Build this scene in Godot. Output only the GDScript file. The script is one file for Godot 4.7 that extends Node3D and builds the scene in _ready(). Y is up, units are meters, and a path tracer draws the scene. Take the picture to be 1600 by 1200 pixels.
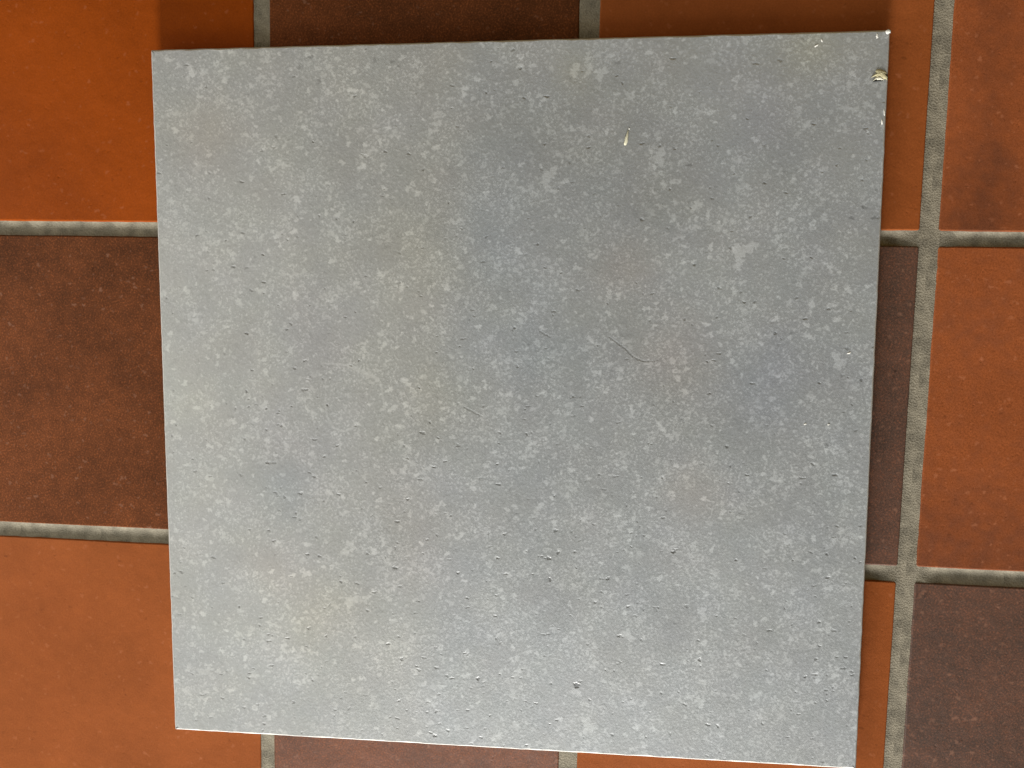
extends Node3D
# A grey stone-look porcelain slab lying on a terracotta tiled floor, seen from above by a hand-held camera.
# x: right, z: towards the door that lights the floor, y: up. The floor's joints cross at x = 0, P, 2P and z = 0, P.

const P := 0.21                 # pitch of the floor tiles
const SLAB := 0.4538            # side of the slab
const THICK := 0.013            # its thickness
const FACE := 1440              # pixels across the slab's face
var rng := RandomNumberGenerator.new()
var used := {}


func _ready() -> void:
	# camera
	var cam := Camera3D.new()
	cam.name = "camera"
	cam.fov = rad_to_deg(2.0 * atan(600.0 / 1300.0))
	cam.near = 0.02
	cam.far = 60.0
	cam.transform = Transform3D(Basis(Vector3(0.994745, -0.100316, -0.020473), Vector3(-0.03, -0.094407, -0.995082), Vector3(0.097889, 0.990467, -0.096921)).orthonormalized(), Vector3(0.219617, 0.535653, 0.044168))
	add_child(cam)
	cam.current = true
	# surroundings out of the picture: a dim, plain room
	var we := WorldEnvironment.new()
	we.name = "world_environment"
	var env := Environment.new()
	env.background_mode = Environment.BG_COLOR
	env.background_color = Color(0.16, 0.155, 0.13)
	env.tonemap_mode = Environment.TONE_MAPPER_LINEAR
	env.tonemap_exposure = 1.0
	env.sdfgi_enabled = true
	env.ssao_enabled = true
	env.ssil_enabled = true
	we.environment = env
	add_child(we)
	# light: the low glazed door past the lower edge of the picture, a window at the left, the warm room behind
	area("door_light", Vector3(0.10, 0.85, 3.1), Vector3(0.15, 0.0, 0.02), Vector2(0.42, 0.85), 25.0, Color(1.0, 0.985, 0.965))
	area("door_fanlight", Vector3(-0.2, 1.3, 1.6), Vector3(0.1, 0.0, 0.1), Vector2(2.3, 0.8), 2.15, Color(0.97, 1.0, 1.0))
	area("window_light", Vector3(-1.3, 1.2, 0.25), Vector3(0.1, 0.0, 0.1), Vector2(1.2, 0.9), 1.85, Color(1.0, 0.985, 0.94))
	area("room_light", Vector3(0.6, 1.7, -1.7), Vector3(0.15, 0.0, 0.1), Vector2(1.6, 1.6), 1.0, Color(1.0, 0.84, 0.5))

	rng.seed = 20240611
	build_floor()
	build_slab()


func area(called: String, from: Vector3, to: Vector3, size: Vector2, energy: float, tint: Color) -> void:
	var l := AreaLight3D.new()
	l.name = called
	l.area_size = size
	l.area_normalize_energy = true
	l.light_energy = energy
	l.light_color = tint
	l.area_range = 12.0
	l.shadow_enabled = true
	add_child(l)
	l.look_at_from_position(from, to, Vector3.UP)


# ---------------------------------------------------------------- shapes

func tri(st: SurfaceTool, a: Array, b: Array, c: Array) -> void:
	# each corner is [position, normal, uv]; turned so that the front is on the normals' side
	var n: Vector3 = a[1] + b[1] + c[1]
	var g: Vector3 = (c[0] - a[0]).cross(b[0] - a[0])
	var order := [a, b, c] if g.dot(n) >= 0.0 else [a, c, b]
	for v in order:
		st.set_normal(v[1])
		st.set_uv(v[2])
		st.add_vertex(v[0])


func quad(st: SurfaceTool, a: Array, b: Array, c: Array, d: Array) -> void:
	tri(st, a, b, c)
	tri(st, a, c, d)


func started() -> SurfaceTool:
	var st := SurfaceTool.new()
	st.begin(Mesh.PRIMITIVE_TRIANGLES)
	return st


func part(called: String, mesh: Mesh, parent: Node3D, material: Material = null) -> MeshInstance3D:
	var o := MeshInstance3D.new()
	var n: int = used.get(called, 0)
	used[called] = n + 1
	o.name = called if n == 0 else "%s_%03d" % [called, n]
	o.mesh = mesh
	if material:
		o.material_override = material
	parent.add_child(o, true)
	return o


func outline(x0: float, x1: float, z0: float, z1: float, r: float, steps: int, jitter: float) -> Array:
	# points and outward normals round a rectangle with rounded corners
	var out := []
	var corners := [Vector2(x1 - r, z1 - r), Vector2(x0 + r, z1 - r), Vector2(x0 + r, z0 + r), Vector2(x1 - r, z0 + r)]
	for k in 4:
		var c: Vector2 = corners[k]
		for i in 3:
			var a := PI / 2 * (k + i / 2.0)
			var d := Vector2(cos(a), sin(a))
			out.append([c + d * r, d])
		var d2 := Vector2(cos(PI / 2 * (k + 1)), sin(PI / 2 * (k + 1)))
		var from := c + d2 * r
		var to: Vector2 = corners[(k + 1) % 4] + d2 * r
		for i in steps:
			out.append([from.lerp(to, (i + 1.0) / (steps + 1.0)) + d2 * rng.randf_range(-jitter, jitter), d2])
	return out


func plate(line: Array, rings: Array, uv_from: Vector2, uv_size: Vector2, sides: SurfaceTool, top: SurfaceTool, first_top: int, cells: int) -> void:
	# a slab from an outline; rings are [inset, height, tilt of the normal from level to upright]
	var all := []
	for r in rings:
		var ring := []
		for p in line:
			var inset: float = r[0] * (p[2] if p.size() > 2 else 1.0)
			var q: Vector2 = p[0] - p[1] * inset
			var n := Vector3(p[1].x * cos(r[2]), sin(r[2]), p[1].y * cos(r[2]))
			ring.append([Vector3(q.x, r[1], q.y), n, (q - uv_from) / uv_size])
		all.append(ring)
	var m := line.size()
	for k in all.size() - 1:
		var st := top if k >= first_top else sides
		for i in m:
			var j := (i + 1) % m
			quad(st, all[k][i], all[k][j], all[k + 1][j], all[k + 1][i])
	var centre := Vector2.ZERO
	for p in line:
		centre += p[0] / m
	# the level top: a rectangle of a few quads and a rim that joins it to the last ring
	var last: Array = all[-1]
	var y_top: float = rings[-1][1]
	var half := Vector2.ZERO
	for p in line:
		half = half.max((p[0] - centre).abs())
	half -= Vector2.ONE * (rings[-1][0] * 1.4 + 0.0016)
	var inner := []
	for v in last:
		var q := (Vector2(v[0].x, v[0].z) - centre).clamp(-half, half) + centre
		inner.append([Vector3(q.x, y_top, q.y), Vector3.UP, (q - uv_from) / uv_size])
	for i in m:
		var a: Array = last[i].duplicate()
		var b: Array = last[(i + 1) % m].duplicate()
		a[1] = Vector3.UP
		b[1] = Vector3.UP
		quad(top, a, b, inner[(i + 1) % m], inner[i])
	for gy in cells:
		for gx in cells:
			var four := []
			for e in [Vector2(gx, gy), Vector2(gx + 1, gy), Vector2(gx + 1, gy + 1), Vector2(gx, gy + 1)]:
				var q: Vector2 = centre + half * (e * 2.0 / cells - Vector2.ONE)
				four.append([Vector3(q.x, y_top, q.y), Vector3.UP, (q - uv_from) / uv_size])
			quad(top, four[0], four[1], four[2], four[3])
	var low: Array = all[0]
	var c0 := [Vector3(centre.x, rings[0][1], centre.y), Vector3.DOWN, Vector2.ZERO]
	for i in m:
		tri(sides, c0, [low[i][0], Vector3.DOWN, Vector2.ZERO], [low[(i + 1) % m][0], Vector3.DOWN, Vector2.ZERO])


# ---------------------------------------------------------------- textures

func noise_bytes(side: int, wave: float, octaves: int, salt: int, kind := FastNoiseLite.TYPE_SIMPLEX_SMOOTH, warp := 0.0) -> PackedByteArray:
	var n := FastNoiseLite.new()
	n.noise_type = kind
	n.seed = salt
	n.frequency = 1.0 / wave
	n.fractal_type = FastNoiseLite.FRACTAL_FBM if octaves > 1 else FastNoiseLite.FRACTAL_NONE
	n.fractal_octaves = octaves
	if warp > 0.0:
		n.domain_warp_enabled = true
		n.domain_warp_amplitude = warp
		n.domain_warp_frequency = 0.6 / wave
		n.domain_warp_fractal_octaves = 2
	var im := n.get_image(side, side)
	im.convert(Image.FORMAT_L8)
	return im.get_data()


func ranks(data: PackedByteArray) -> PackedFloat32Array:
	# for each byte value the share of pixels below it
	var count := PackedInt32Array()
	count.resize(256)
	for k in range(0, data.size(), 7):
		count[data[k]] += 1
	var out := PackedFloat32Array()
	out.resize(256)
	var sum := 0.0
	for v in 256:
		out[v] = (sum + 0.5 * count[v]) / (data.size() / 7.0)
		sum += count[v]
	return out


func srgb8(v: float) -> int:
	return clampi(int(255.0 * (1.055 * pow(maxf(v, 0.0), 1.0 / 2.4) - 0.055 if v > 0.0031308 else 12.92 * v) + 0.5), 0, 255)


func tone_table() -> PackedByteArray:
	var t := PackedByteArray()
	t.resize(4096)
	for i in 4096:
		t[i] = srgb8(i / 4095.0)
	return t


func picture(data: PackedByteArray, side: int, kind := Image.FORMAT_RGB8) -> ImageTexture:
	return ImageTexture.create_from_image(Image.create_from_data(side, side, false, kind, data))


func relief(h: PackedFloat32Array, side: int) -> ImageTexture:
	return ImageTexture.create_from_image(Image.create_from_data(side, side, false, Image.FORMAT_RF, h.to_byte_array()))


func blot(m: PackedFloat32Array, side: int, cx: float, cy: float, r: float, amount: float, ragged: float, hole := 0.0, stretch := 1.0) -> void:
	# an irregular blot with a fairly sharp edge, kept as the strongest value at each pixel
	var p1 := rng.randf() * TAU
	var p2 := rng.randf() * TAU
	var p3 := rng.randf() * TAU
	var reach := r * 1.5 * maxf(stretch, 1.0)
	for y in range(maxi(0, int(cy - reach)), mini(side, int(cy + reach) + 1)):
		for x in range(maxi(0, int(cx - reach)), mini(side, int(cx + reach) + 1)):
			var dx := (x - cx) / stretch
			var dy := y - cy
			var d := sqrt(dx * dx + dy * dy)
			var a := atan2(dy, dx)
			var edge := r * (1.0 + ragged * (0.5 * sin(2.0 * a + p1) + 0.35 * sin(3.0 * a + p2) + 0.3 * sin(7.0 * a + p3)))
			var v := clampf((edge - d) * 0.6 + 0.5, 0.0, 1.0)
			if hole > 0.0:
				v *= clampf((d - edge * hole) * 0.6 + 0.5, 0.35, 1.0)
			var i := y * side + x
			m[i] = maxf(m[i], v * amount)


func stroke(m: PackedFloat32Array, side: int, line: Array, r0: float, r1: float, amount: float) -> void:
	# a thin line through points given in millimetres on the slab
	var s := side / (SLAB * 1000.0)
	var c := Curve2D.new()
	for k in line.size():
		var t: Vector2 = (line[mini(k + 1, line.size() - 1)] - line[maxi(k - 1, 0)]) / 6.0
		c.add_point(line[k], -t, t)
	var long := c.get_baked_length()
	var n := int(long * 2.2)
	for k in n:
		var q := c.sample_baked(long * k / n) * s
		var r := lerpf(r0, r1, absf(2.0 * k / n - 1.0))
		blot(m, side, q.x + rng.randf_range(-0.7, 0.7), q.y + rng.randf_range(-0.7, 0.7), r, amount * rng.randf_range(0.6, 1.0), 0.5)


func slab_materials() -> Array:
	var n := FACE
	var s := n / (SLAB * 1000.0)
	var clump := noise_bytes(n, 38.0 * s, 5, 11)
	var ragged := noise_bytes(n, 3.6 * s, 5, 23, FastNoiseLite.TYPE_SIMPLEX_SMOOTH, 1.0 * s)
	var fine := noise_bytes(n, 2.1 * s, 4, 37, FastNoiseLite.TYPE_SIMPLEX_SMOOTH, 0.7 * s)
	var broad := noise_bytes(n, 85.0 * s, 3, 41)
	var hue := noise_bytes(n, 52.0 * s, 3, 59)
	var hue2 := noise_bytes(n, 46.0 * s, 3, 67)
	var grain := noise_bytes(n, 0.62 * s, 2, 71)
	var streak := noise_bytes(n, 8.0 * s, 4, 83)
	var flecks := PackedFloat32Array()
	flecks.resize(n * n)
	var darks := PackedFloat32Array()
	darks.resize(n * n)
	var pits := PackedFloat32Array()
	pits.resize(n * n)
	var crowding := ranks(clump)
	# pale flecks, crowded where the clumps are
	for k in 13000:
		var x := rng.randf() * n
		var y := rng.randf() * n
		var crowd := crowding[clump[int(y) * n + int(x)]]
		if rng.randf() > 0.45 * smoothstep(0.05, 1.0, crowd) + 0.3:
			continue
		var r := 1.5 + 4.2 * pow(rng.randf(), 2.9)
		blot(flecks, n, x, y, r, rng.randf_range(0.3, 0.9), rng.randf_range(0.35, 0.85), rng.randf_range(0.3, 0.55) if r > 3.4 and rng.randf() < 0.22 else 0.0, rng.randf_range(0.8, 1.45))
	for k in 46:
		blot(flecks, n, rng.randf() * n, rng.randf() * n, rng.randf_range(4.0, 7.5), rng.randf_range(0.35, 0.7), 0.75)
	# larger pale spots
	for q in [Vector3(373, 127, 5), Vector3(371, 134, 3.4), Vector3(432, 194, 4), Vector3(125, 321, 4.2), Vector3(256, 80, 3.6), Vector3(253, 86, 3), Vector3(270, 19, 3), Vector3(286, 21, 3.4), Vector3(279, 18, 2.4), Vector3(322, 71, 4), Vector3(276, 412, 2.6), Vector3(308, 372, 3.4), Vector3(355, 355, 3), Vector3(126, 357, 4), Vector3(284, 434, 4.4), Vector3(345, 100, 3)]:
		blot(flecks, n, q.x * s, q.y * s, q.z * s, 0.62, 0.7, 0.3 if q.x == 125.0 else 0.0)
	stroke(flecks, n, [Vector2(109, 199), Vector2(125, 200), Vector2(137, 205), Vector2(146, 209), Vector2(149, 221), Vector2(150, 228)], 3.4, 1.3, 0.5)
	stroke(flecks, n, [Vector2(137, 205), Vector2(142, 212), Vector2(146, 209)], 3.0, 1.6, 0.45)
	stroke(flecks, n, [Vector2(111, 212), Vector2(111, 229), Vector2(114, 238), Vector2(120, 243), Vector2(128, 241), Vector2(130, 234)], 2.4, 1.2, 0.42)
	# dark marks in the print
	for q in [Vector2(22, 17), Vector2(105, 7), Vector2(98, 13), Vector2(110, 22), Vector2(146, 10), Vector2(157, 11), Vector2(161, 14), Vector2(296, 15), Vector2(449, 108), Vector2(443, 102), Vector2(452, 245), Vector2(427, 246), Vector2(436, 108), Vector2(340, 76), Vector2(356, 89)]:
		blot(darks, n, q.x * s, q.y * s, rng.randf_range(0.7, 1.35) * s, rng.randf_range(0.6, 1.0), 0.5, 0.0, 1.3)
	for k in 260:
		blot(darks, n, rng.randf() * n, rng.randf() * n, rng.randf_range(1.0, 2.6), rng.randf_range(0.2, 0.6), 0.5, 0.0, rng.randf_range(1.0, 2.0))
	# pits in the surface
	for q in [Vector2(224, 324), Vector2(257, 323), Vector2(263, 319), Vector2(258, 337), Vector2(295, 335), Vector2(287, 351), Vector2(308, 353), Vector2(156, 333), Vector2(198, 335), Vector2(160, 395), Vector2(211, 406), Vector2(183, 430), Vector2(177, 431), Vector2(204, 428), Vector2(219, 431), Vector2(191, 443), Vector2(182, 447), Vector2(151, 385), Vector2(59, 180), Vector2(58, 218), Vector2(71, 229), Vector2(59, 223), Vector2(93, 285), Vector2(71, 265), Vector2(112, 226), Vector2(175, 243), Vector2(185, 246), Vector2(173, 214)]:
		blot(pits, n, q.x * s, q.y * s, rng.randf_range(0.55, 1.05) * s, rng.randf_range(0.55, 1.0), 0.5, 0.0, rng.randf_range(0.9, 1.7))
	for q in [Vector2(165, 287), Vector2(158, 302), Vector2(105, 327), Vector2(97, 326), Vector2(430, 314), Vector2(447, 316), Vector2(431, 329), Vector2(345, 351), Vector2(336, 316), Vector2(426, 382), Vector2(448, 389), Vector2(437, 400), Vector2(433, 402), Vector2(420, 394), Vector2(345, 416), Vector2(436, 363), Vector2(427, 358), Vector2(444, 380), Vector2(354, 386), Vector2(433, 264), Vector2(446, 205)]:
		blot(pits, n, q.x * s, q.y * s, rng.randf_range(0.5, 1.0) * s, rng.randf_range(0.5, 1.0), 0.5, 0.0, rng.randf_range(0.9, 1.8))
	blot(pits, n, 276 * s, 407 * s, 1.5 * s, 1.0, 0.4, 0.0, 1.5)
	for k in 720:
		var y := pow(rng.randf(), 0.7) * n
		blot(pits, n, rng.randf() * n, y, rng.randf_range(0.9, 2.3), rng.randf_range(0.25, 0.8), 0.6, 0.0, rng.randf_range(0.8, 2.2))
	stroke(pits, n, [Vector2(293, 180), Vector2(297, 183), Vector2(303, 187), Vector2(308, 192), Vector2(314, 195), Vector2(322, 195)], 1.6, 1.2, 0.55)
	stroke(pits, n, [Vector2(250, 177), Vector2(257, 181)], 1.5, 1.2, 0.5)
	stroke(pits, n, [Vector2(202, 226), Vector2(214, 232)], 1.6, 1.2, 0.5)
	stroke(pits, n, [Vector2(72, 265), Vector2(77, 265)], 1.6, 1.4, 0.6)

	var tints := []      # broad tinges of the print: centre and radius in mm, warmth, greenness
	for q in [[37, 55, 22, 1.0, -0.6], [306, 137, 19, 1.3, -0.7], [332, 194, 24, 1.4, -0.8], [348, 276, 21, 1.2, -0.7], [75, 336, 20, 1.0, -0.5], [105, 367, 28, 1.1, 0.3], [176, 131, 32, 0.8, 0.4], [188, 220, 30, 0.7, 0.3], [146, 196, 22, 0.3, 0.3], [270, 19, 12, 0.8, 0.6], [408, 8, 18, 1.0, 0.7], [110, 182, 28, -0.1, -0.7], [90, 262, 30, -0.1, -0.7], [175, 310, 34, 0.4, -0.6], [80, 280, 18, -0.9, 0.5], [225, 120, 34, -0.7, 0.0], [245, 195, 30, -0.6, 0.1], [395, 205, 30, -0.6, -0.5], [380, 50, 34, -0.5, -0.4], [15, 225, 26, 0.3, 0.5]]:
		tints.append(q)
	var rank_c := crowding
	var rank_r := ranks(ragged)
	var rank_f := ranks(fine)
	var rank_s := ranks(streak)
	var coarse := 96
	var warm := PackedFloat32Array()
	warm.resize(coarse * coarse)
	var green := PackedFloat32Array()
	green.resize(coarse * coarse)
	var shade := PackedFloat32Array()   # paler and darker areas of the print
	shade.resize(coarse * coarse)
	var areas := [[245, 195, 66, -0.10], [225, 70, 60, -0.13], [305, 75, 58, -0.13], [330, 205, 60, -0.06], [400, 210, 45, -0.09], [410, 60, 50, -0.06], [260, 320, 50, -0.06], [175, 305, 40, -0.05], [8, 225, 26, 0.10], [20, 300, 40, 0.05], [80, 385, 60, 0.07], [165, 150, 36, 0.05], [60, 120, 50, 0.05], [280, 430, 60, 0.03], [80, 275, 24, -0.06], [345, 135, 14, 0.05], [312, 140, 18, 0.05]]
	for y in coarse:
		for x in coarse:
			var px := (x + 0.5) / coarse * SLAB * 1000.0
			var py := (y + 0.5) / coarse * SLAB * 1000.0
			var w := 0.75 * (1.0 - smoothstep(185.0, 220.0, px + 0.06 * py)) - 0.5
			var gr := 0.0
			for q in tints:
				var d: float = (Vector2(px, py) - Vector2(q[0], q[1])).length_squared() / (q[2] * q[2])
				if d < 6.0:
					w += q[3] * exp(-d)
					gr += q[4] * exp(-d)
			var lt := 1.0
			for q in areas:
				lt += q[3] * exp(-(Vector2(px, py) - Vector2(q[0], q[1])).length_squared() / (q[2] * q[2]))
			shade[y * coarse + x] = lt
			warm[y * coarse + x] = w
			green[y * coarse + x] = gr

	var tone := tone_table()
	var col := PackedByteArray()
	col.resize(n * n * 3)
	var rough := PackedByteArray()
	rough.resize(n * n)
	var high := PackedFloat32Array()
	high.resize(n * n)
	var up := float(coarse) / n
	for y in n:
		var fy := clampf(y * up - 0.5, 0.0, coarse - 1.001)
		var y0 := int(fy)
		fy -= y0
		for x in n:
			var i := y * n + x
			var fx := clampf(x * up - 0.5, 0.0, coarse - 1.001)
			var x0 := int(fx)
			fx -= x0
			var k := y0 * coarse + x0
			var w := lerpf(lerpf(warm[k], warm[k + 1], fx), lerpf(warm[k + coarse], warm[k + coarse + 1], fx), fy)
			var gr := lerpf(lerpf(green[k], green[k + 1], fx), lerpf(green[k + coarse], green[k + coarse + 1], fx), fy)
			var light := lerpf(lerpf(shade[k], shade[k + 1], fx), lerpf(shade[k + coarse], shade[k + coarse + 1], fx), fy)
			w += (hue[i] - 128) * 0.0026
			gr += (hue2[i] - 128) * 0.0026
			var c := rank_c[clump[i]]
			var m := clampf((rank_r[ragged[i]] - (0.952 - 0.11 * c)) * 16.0, 0.0, 1.0) * 0.5
			var m2 := clampf((rank_f[fine[i]] - (0.95 - 0.10 * c)) * 16.0, 0.0, 1.0) * 0.55
			var f := maxf(maxf(m, m2), flecks[i])
			f *= 0.8 + 0.4 * grain[i] * 0.00392
			var dk := darks[i]
			var v := 0.216 * light * (1.0 + (broad[i] - 128) * 0.0005 + (grain[i] - 128) * 0.0008 + (streak[i] - 128) * 0.0006 + (c - 0.5) * 0.05)
			v *= 1.0 - 0.13 * clampf((rank_s[streak[i]] - 0.72) * 4.0, 0.0, 1.0) * (0.4 + fine[i] * 0.0047)
			v *= 1.0 + 0.58 * f
			v *= (1.0 - 0.38 * dk) * (1.0 - 0.6 * pits[i])  # pits darkened in the colour too, for shade the relief does not cast
			col[i * 3] = tone[clampi(int(4095.0 * v * (0.988 + 0.040 * w)), 0, 4095)]
			col[i * 3 + 1] = tone[clampi(int(4095.0 * v * (1.020 + 0.002 * w + 0.024 * gr)), 0, 4095)]
			col[i * 3 + 2] = tone[clampi(int(4095.0 * v * (1.018 - 0.058 * w - 0.026 * gr)), 0, 4095)]
			rough[i] = clampi(int(122 + 34 * f + (fine[i] - 128) * 0.22 + (streak[i] - 128) * 0.15), 60, 230)
			high[i] = 0.6 - 0.27 * pits[i] + 0.012 * f + (ragged[i] - 128) * 0.00022 + (fine[i] - 128) * 0.00022 + (grain[i] - 128) * 0.00008
	var face := StandardMaterial3D.new()
	face.resource_name = "grey printed porcelain"
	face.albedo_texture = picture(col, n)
	face.roughness_texture = picture(rough, n, Image.FORMAT_L8)
	face.roughness_texture_channel = BaseMaterial3D.TEXTURE_CHANNEL_RED
	face.roughness = 1.0
	face.metallic_specular = 0.75
	face.heightmap_enabled = true
	face.heightmap_texture = relief(high, n)
	face.heightmap_scale = 0.1
	face.texture_repeat = false
	var edge := StandardMaterial3D.new()
	edge.resource_name = "pale fired body of the slab"
	edge.albedo_color = Color(0.47, 0.46, 0.43).linear_to_srgb()
	edge.roughness = 0.75
	return [face, edge]


func terracotta(base: Color, other: Color, style: String, salt: int, bump: Texture2D) -> StandardMaterial3D:
	# unglazed clay: «smooth» has a fine grain, «flame» has drifts of the darker firing, «dark» is brown with reddish specks
	var n := 512
	var tone := tone_table()
	var broad := noise_bytes(n, 240.0, 3, salt)
	var mid := noise_bytes(n, 30.0, 3, salt + 1)
	var grain := noise_bytes(n, 4.0, 3, salt + 2)
	var fine := noise_bytes(n, 2.1, 2, salt + 3)
	var specks := PackedFloat32Array()
	specks.resize(n * n)
	var dots := PackedFloat32Array()
	dots.resize(n * n)
	var dark := style != "smooth"
	for k in (900 if style == "dark" else 520 if dark else 420):
		blot(specks, n, rng.randf() * n, rng.randf() * n, 0.8 + 2.1 * pow(rng.randf(), 2.5), rng.randf_range(0.25, 1.0) if dark else rng.randf_range(0.2, 0.75), 0.6, 0.0, rng.randf_range(0.8, 1.6))
	for k in (90 if style == "dark" else 30):
		blot(dots, n, rng.randf() * n, rng.randf() * n, rng.randf_range(0.8, 2.6), rng.randf_range(0.3, 0.9), 0.5, 0.0, 1.3)
	var col := PackedByteArray()
	col.resize(n * n * 3)
	var light := Color(0.20, 0.098, 0.062) if style == "dark" or style == "dusk" else Color(0.40, 0.155, 0.078)
	for y in n:
		var v := y / float(n)
		for x in n:
			var i := y * n + x
			var u := x / float(n)
			var g := (grain[i] - 128) * 0.0039
			var b := (broad[i] - 128) * 0.0039
			var md := (mid[i] - 128) * 0.0039
			var share := 0.0
			if style == "flame":
				share = clampf(0.42 * exp(-pow((u - 0.12 - 0.08 * b) / 0.09, 2.0)) + 0.36 * smoothstep(0.66, 1.0, v + 0.2 * b) * (1.1 - 0.5 * u) + 0.03 + b * 0.2 + md * 0.5 + g * 0.5, 0.0, 0.92)
			elif style == "drift":
				share = clampf(0.62 * smoothstep(0.55, 1.0, v + 0.16 * b - 0.14 * u) + 0.25 * smoothstep(0.1, 0.4, b) + md * 0.6 + g * 0.5 + 0.08, 0.0, 0.85)
			elif style == "dark":
				share = clampf(0.12 + b * 0.22 + md * 0.25 + smoothstep(0.06, 0.34, g) * 0.5, 0.0, 0.8)
			elif style == "dusk":
				share = clampf(0.34 * (1.0 - u) * smoothstep(0.0, 0.5, v) + 0.08 + b * 0.22 + md * 0.25 + smoothstep(0.06, 0.34, g) * 0.45, 0.0, 0.8)
			var k := 1.0 + g * (0.26 if style == "smooth" else 0.62) + b * 0.24 + md * 0.10 + (fine[i] - 128) * (0.0008 if style == "smooth" else 0.0020)
			var sp := specks[i] * (0.55 if style == "dark" or style == "dusk" else 0.36 if dark else 0.28)
			var dt := 1.0 - (0.5 if style == "dark" else 0.34) * dots[i]
			var r := lerpf(base.r, other.r, share) * k
			var gg := lerpf(base.g, other.g, share) * k
			var bb := lerpf(base.b, other.b, share) * k
			col[i * 3] = tone[clampi(int(4095.0 * lerpf(r, light.r, sp) * dt), 0, 4095)]
			col[i * 3 + 1] = tone[clampi(int(4095.0 * lerpf(gg, light.g, sp) * dt), 0, 4095)]
			col[i * 3 + 2] = tone[clampi(int(4095.0 * lerpf(bb, light.b, sp) * dt), 0, 4095)]
	var m := StandardMaterial3D.new()
	m.resource_name = "terracotta " + style
	m.albedo_texture = picture(col, n)
	m.roughness = 0.46 if not dark else 0.5
	m.metallic_specular = 0.36 if style == "dark" else 0.15
	m.heightmap_enabled = true
	m.heightmap_texture = bump
	m.heightmap_scale = 0.1
	return m


func clay_relief(salt: int) -> Texture2D:
	var n := 512
	var mid := noise_bytes(n, 40.0, 3, salt)
	var fine := noise_bytes(n, 5.0, 3, salt + 1)
	var pin := PackedFloat32Array()
	pin.resize(n * n)
	for k in 240:
		blot(pin, n, rng.randf() * n, rng.randf() * n, rng.randf_range(0.7, 1.9), rng.randf_range(0.2, 0.9), 0.5)
	var h := PackedFloat32Array()
	h.resize(n * n)
	for i in n * n:
		h[i] = 0.5 + mid[i] * 0.0006 + fine[i] * 0.00016 - 0.12 * pin[i]
	return relief(h, n)


func grout_material(along: bool) -> StandardMaterial3D:
	# sandy cement; «along» is the trowelled, smoother kind of the cross joints. The texture covers 60 mm.
	var n := 512
	var broad := noise_bytes(n, 120.0, 4, 301 if along else 302)
	var sand := noise_bytes(n, 13.0, 5, 303 if along else 304)
	var fine := noise_bytes(n, 2.6, 2, 305)
	var tone := tone_table()
	var holes := PackedFloat32Array()
	holes.resize(n * n)
	for k in (110 if along else 150):
		blot(holes, n, rng.randf() * n, rng.randf() * n, rng.randf_range(1.2, 3.8), rng.randf_range(0.3, 1.0), 0.5, 0.0, 2.2 if along else 1.0)
	var col := PackedByteArray()
	col.resize(n * n * 3)
	var h := PackedFloat32Array()
	h.resize(n * n)
	for i in n * n:
		var v := 1.0 + (broad[i] - 128) * 0.0026 + (sand[i] - 128) * (0.0012 if along else 0.0024) + (fine[i] - 128) * 0.0008 - 0.16 * holes[i]
		col[i * 3] = tone[clampi(int(4095.0 * 0.168 * v), 0, 4095)]
		col[i * 3 + 1] = tone[clampi(int(4095.0 * 0.149 * v), 0, 4095)]
		col[i * 3 + 2] = tone[clampi(int(4095.0 * 0.113 * v), 0, 4095)]
		h[i] = 0.5 + (sand[i] - 128) * (0.0009 if along else 0.0012) + (fine[i] - 128) * 0.0005 - 0.12 * holes[i]
	var m := StandardMaterial3D.new()
	m.resource_name = "cement grout"
	m.albedo_texture = picture(col, n)
	m.roughness = 0.9
	m.metallic_specular = 0.3
	m.heightmap_enabled = true
	m.heightmap_texture = relief(h, n)
	m.heightmap_scale = 0.1
	return m


# ---------------------------------------------------------------- the floor

func joint_x(i: int) -> float:   # width of the joint at x = i * P
	return [0.0098, 0.0122, 0.0108][i] if i >= 0 and i < 3 else 0.0104


func joint_z(j: int) -> float:
	return [0.0092, 0.0098][j] if j >= 0 and j < 2 else 0.0096


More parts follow.
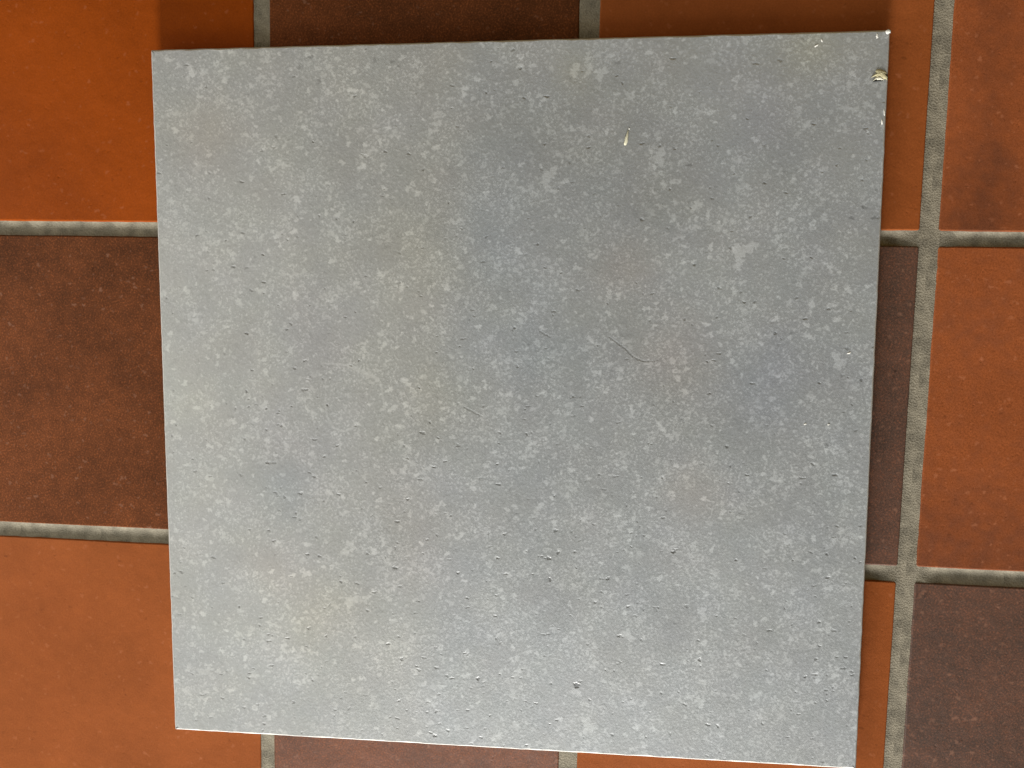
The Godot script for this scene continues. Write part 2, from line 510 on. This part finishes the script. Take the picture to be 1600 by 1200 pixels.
func build_floor() -> void:
	var ground := Node3D.new()
	ground.name = "tiled_floor"
	ground.set_meta("kind", "structure")
	ground.set_meta("label", "terracotta floor of orange and dark brown square tiles with grey grout")
	add_child(ground)
	var bump := clay_relief(401)
	var orange := Color(0.203, 0.0395, 0.0032)
	var red := Color(0.204, 0.056, 0.0145)
	var brown := Color(0.064, 0.022, 0.0085)
	var umber := Color(0.064, 0.036, 0.0255)
	var rust := Color(0.17, 0.05, 0.016)
	var mats := {
		"saffron": terracotta(orange, orange, "smooth", 500, bump),
		"orange": terracotta(red, red, "smooth", 510, bump),
		"flame": terracotta(Color(0.232, 0.064, 0.020), Color(0.10, 0.034, 0.016), "flame", 520, bump),
		"drift": terracotta(Color(0.222, 0.062, 0.0195), Color(0.11, 0.038, 0.019), "drift", 530, bump),
		"dusk": terracotta(brown, rust, "dusk", 540, bump),
		"maroon": terracotta(Color(0.082, 0.030, 0.014), rust, "dark", 550, bump),
		"umber": terracotta(umber, Color(0.15, 0.052, 0.025), "dark", 560, bump),
	}
	var look := {
		Vector2i(0, 0): "saffron", Vector2i(1, 0): "dusk", Vector2i(2, 0): "orange", Vector2i(3, 0): "flame",
		Vector2i(0, 1): "dusk", Vector2i(1, 1): "orange", Vector2i(2, 1): "umber", Vector2i(3, 1): "drift",
		Vector2i(0, 2): "orange", Vector2i(1, 2): "maroon", Vector2i(2, 2): "orange", Vector2i(3, 2): "umber",
	}
	var words := {"saffron": "plain orange clay tile", "orange": "plain reddish orange clay tile", "flame": "orange tile with brown flame marks", "drift": "orange tile darkening to brown", "dusk": "dark brown tile with a reddish side", "maroon": "dark maroon speckled tile", "umber": "dark umber tile with rusty specks"}
	var kinds := ["saffron", "umber", "orange", "drift", "maroon", "flame", "dusk"]
	for j in range(-2, 5):
		for i in range(-2, 6):
			var x0 := (i - 1) * P + joint_x(i - 1) / 2 + rng.randf_range(-0.0003, 0.0003)
			var x1 := i * P - joint_x(i) / 2 + rng.randf_range(-0.0003, 0.0003)
			var z0 := (j - 1) * P + joint_z(j - 1) / 2 + rng.randf_range(-0.0003, 0.0003)
			var z1 := j * P - joint_z(j) / 2 + rng.randf_range(-0.0003, 0.0003)
			var c := Vector2((x0 + x1) / 2, (z0 + z1) / 2)
			var st := started()
			var line := outline(x0 - c.x, x1 - c.x, z0 - c.y, z1 - c.y, 0.0016, 5, 0.00012)
			var half := Vector2(x1 - x0, z1 - z0)
			plate(line, [[0.0, -0.0098, 0.0], [0.0, -0.0012, 0.15], [0.00035, -0.00035, 0.8], [0.0011, 0.0, 1.4]], -half / 2, half, st, st, 9, 1)
			var kind: String = look.get(Vector2i(i, j), kinds[rng.randi() % kinds.size()])
			var o := part("floor_tile", st.commit(), ground, mats[kind])
			o.set_meta("label", words[kind])
			o.position = Vector3(c.x, 0.0, c.y)
			o.rotation = Vector3(rng.randf_range(-0.0012, 0.0012), 0.0, rng.randf_range(-0.0012, 0.0012))
	var sandy := grout_material(false)
	var smooth := grout_material(true)
	var wob := FastNoiseLite.new()
	wob.seed = 9
	wob.frequency = 22.0
	# joints that run towards the door, one piece each
	for i in range(-2, 5):
		var w := joint_x(i) / 2 + 0.0010
		part("grout_joint", joint(Vector2(i * P, -3.0 * P), Vector2(0, 1), 7.0 * P, w, 300, wob, 0.0008, 0.0008), ground, sandy)
	# cross joints, hollowed by the finger that smoothed them, between those
	for j in range(-2, 4):
		for i in range(-2, 6):
			var from := (i - 1) * P + joint_x(i - 1) / 2 - 0.0002
			var to := i * P - joint_x(i) / 2 + 0.0002
			part("grout_joint", joint(Vector2(from, j * P), Vector2(1, 0), to - from, joint_z(j) / 2 + 0.0010, 60, wob, 0.0010, 0.0027 if i >= 2 else 0.0021), ground, smooth)
	var bed := BoxMesh.new()
	bed.size = Vector3(8.2 * P, 0.03, 7.2 * P)
	var cement := StandardMaterial3D.new()
	cement.albedo_color = Color(0.2, 0.19, 0.17).linear_to_srgb()
	cement.roughness = 0.95
	part("mortar_bed", bed, ground, cement).position = Vector3(1.0 * P, -0.0252, 0.5 * P)


func joint(from: Vector2, dir: Vector2, long: float, half: float, steps: int, wob: FastNoiseLite, d_end: float, d_mid: float) -> ArrayMesh:
	# a bead of grout: its top sinks from the edges (0.5 mm under the tiles) to d_mid in the middle, and to d_end where it meets the joint it butts against
	var st := started()
	var side := Vector2(-dir.y, dir.x)
	var m := 10
	var rows := []
	for k in steps + 1:
		var t := k / float(steps)
		var q := from + dir * long * t
		var near := minf(t, 1.0 - t) * long
		var deep := lerpf(d_end, d_mid, smoothstep(0.0, 0.022, near) if long < 2.0 * P else 0.0)
		var row := []
		for a in m + 1:
			var s := 2.0 * a / m - 1.0
			var p := q + side * half * s
			var n := wob.get_noise_2d(p.x * 3.0, p.y * 3.0)
			var rag := wob.get_noise_2d(p.x * 17.0 + 5.0, p.y * 17.0) * (0.0003 if long < 2.0 * P else 0.0005) * pow(absf(s), 3.0)
			var y := -deep * (1.0 - pow(absf(s), 2.0)) - 0.00045 * pow(absf(s), 2.0) + n * 0.00035 + rag
			if d_mid <= 0.0011:
				y = -deep + n * 0.0003 + 0.0002 * pow(absf(s), 4.0) + rag
			row.append(Vector3(p.x, y, p.y))
		row.append(Vector3((q + side * half).x, -0.0101, (q + side * half).y))
		row.push_front(Vector3((q - side * half).x, -0.0101, (q - side * half).y))
		rows.append(row)
	for k in steps:
		for a in row_quads(m):
			var p0: Vector3 = rows[k][a]
			var p1: Vector3 = rows[k][a + 1]
			var p2: Vector3 = rows[k + 1][a + 1]
			var p3: Vector3 = rows[k + 1][a]
			var corner := []
			for e in [[p0, k, a], [p1, k, a + 1], [p2, k + 1, a + 1], [p3, k + 1, a]]:
				corner.append([e[0], joint_normal(rows, e[1], e[2], m), (Vector2(e[0].x, e[0].z)) / 0.06])
			quad(st, corner[0], corner[1], corner[2], corner[3])
	return st.commit()


func row_quads(m: int) -> Array:
	return range(0, m + 2)


func joint_normal(rows: Array, k: int, a: int, m: int) -> Vector3:
	if a == 0 or a == m + 2:
		return (rows[k][a] - rows[k][m / 2 + 1]).slide(Vector3.UP).normalized()
	var d1: Vector3 = rows[k][mini(a + 1, m + 1)] - rows[k][maxi(a - 1, 1)]
	var d2: Vector3 = rows[mini(k + 1, rows.size() - 1)][a] - rows[maxi(k - 1, 0)][a]
	var n := d1.cross(d2).normalized()
	return n if n.y >= 0.0 else -n


# ---------------------------------------------------------------- the slab

func build_slab() -> void:
	var root := Node3D.new()
	root.name = "stone_slab"
	root.set_meta("label", "square grey stone-look porcelain slab with pale flecks lying on the terracotta floor")
	root.set_meta("category", "paving slab")
	root.set_meta("kind", "thing")
	add_child(root)
	root.position = Vector3(0.162392, 0.0003, 0.111415)
	root.rotation.y = 0.01585
	var h := SLAB / 2
	var line := outline(-h, h, -h, h, 0.0007, 90, 0.00011)
	for p in line:
		p.append(rng.randf_range(0.8, 1.25))
	var mats := slab_materials()
	var low := started()
	var top := started()
	plate(line, [[0.0008, 0.0, 0.0], [0.0, 0.0012, 0.0], [0.0, THICK - 0.0013, 0.1], [0.0005, THICK - 0.0004, 0.65], [0.00115, THICK, 0.95]], Vector2(-h, -h), Vector2(SLAB, SLAB), low, top, 9, 8)
	low.set_material(mats[1])
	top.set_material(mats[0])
	var mesh := low.commit()
	top.commit(mesh)
	part("slab_body", mesh, root)
	# what has dried on it or broken off; places in mm from the corner at the upper left
	var paste := plain(Color(0.38, 0.345, 0.21), 0.8)
	var pale := plain(Color(0.5, 0.48, 0.39), 0.85)
	var cream := plain(Color(0.50, 0.48, 0.36), 0.25)
	var white := plain(Color(0.62, 0.61, 0.57), 0.6)
	var blob := part("dried_adhesive", lump(0.0048, 0.0026, 0.0010, 0.0022, 0.8, 0.6, 3), root, paste)
	put(blob, 448.6, 25.6, 0.0)
	blob.set_meta("label", "dried yellowish adhesive at the slab's edge")
	var sheen := part("adhesive_lit_side", lump(0.0030, 0.0009, 0.0006, 0.0014, 0.8, 0.7, 4), blob, pale)  # paler dab: the lit side of the adhesive put into the colour
	sheen.position = Vector3(-0.0006, 0.0003, 0.0022)
	var drip := part("dried_drip", lump(0.0016, 0.0050, 0.0010, 0.0, 0.18, 0.12, 5), root, cream)
	put(drip, 302.2, 59.0, -0.2)
	drip.set_meta("label", "small teardrop of dried cream glue")
	for q in [[303.6, 54.0, 0.5, 0.5, 0.3], [438.3, 189.0, 1.5, 0.5, 0.35], [452.3, 47.0, 0.35, 2.2, 0.1], [451.3, 52.5, 0.6, 1.7, 0.1], [446.3, 3.4, 0.7, 1.6, 0.1], [414.0, 233.0, 1.1, 0.5, 0.3], [428.0, 233.0, 0.9, 0.4, 0.4], [412.0, 8.0, 1.6, 0.5, 0.6], [415.0, 5.0, 0.5, 1.1, 0.3]]:
		var dot := part("adhesive_speck", lump(q[2] * 0.001, q[3] * 0.001, 0.00035, 0.0, 0.8, 0.35, 20 + int(q[0])), root, white)
		put(dot, q[0], q[1], q[4])
	var chip := part("chipped_corner", lump(0.0017, 0.0013, 0.0006, 0.0, 0.7, 0.4, 8), root, white)
	put(chip, 452.4, 1.1, 0.5)
	chip.set_meta("label", "white chipped corner of the slab")


func put(o: Node3D, x: float, z: float, turn: float) -> void:
	o.position = Vector3(x * 0.001 - SLAB / 2, THICK - 0.00005, z * 0.001 - SLAB / 2)
	o.rotation.y = turn


func plain(c: Color, rough: float) -> StandardMaterial3D:
	var m := StandardMaterial3D.new()
	m.albedo_color = c.linear_to_srgb()
	m.roughness = rough
	return m


func lump(a: float, b: float, high: float, bend: float, taper: float, ragged: float, salt: int) -> ArrayMesh:
	# a flat-bottomed irregular dab: half axes a and b, bent into an arch, narrowing towards -z
	var nz := FastNoiseLite.new()
	nz.seed = salt
	nz.frequency = 1.0
	var rings := 7
	var m := 22
	var grid := []
	for r in rings + 1:
		var t := r / float(rings)
		var row := []
		for k in m:
			var g := TAU * k / m
			var e := 1.0 + ragged * nz.get_noise_2d(cos(g) * 1.6, sin(g) * 1.6) * 1.6
			var x := a * t * e * cos(g)
			var z := b * t * e * sin(g)
			x *= lerpf(taper, 1.0, clampf((z / b + 1.0) / 2.0, 0.0, 1.0))
			z += bend * (x / a) * (x / a) - bend * 0.3
			var y := high * pow(maxf(1.0 - t * t, 0.0), 0.6) * (1.0 + 0.5 * ragged * nz.get_noise_2d(x / a * 3.0 + 9.0, z / b * 3.0))
			row.append(Vector3(x, y, z))
		grid.append(row)
	var st := started()
	for r in rings:
		for k in m:
			var j := (k + 1) % m
			var p: Array = [grid[r][k], grid[r][j], grid[r + 1][j], grid[r + 1][k]]
			for t in ([[0, 2, 3]] if r == 0 else [[0, 1, 2], [0, 2, 3]]):
				var g: Vector3 = (p[t[2]] - p[t[0]]).cross(p[t[1]] - p[t[0]])
				for e in (t if g.y >= 0.0 else [t[0], t[2], t[1]]):
					st.set_uv(Vector2.ZERO)
					st.set_smooth_group(0)
					st.add_vertex(p[e])
	var base: Array = grid[rings]
	for k in range(1, m - 1):
		for e in [base[0], base[k + 1], base[k]]:
			st.set_uv(Vector2.ZERO)
			st.set_smooth_group(0xFFFFFFFF)
			st.add_vertex(e)
	st.generate_normals()
	return st.commit()
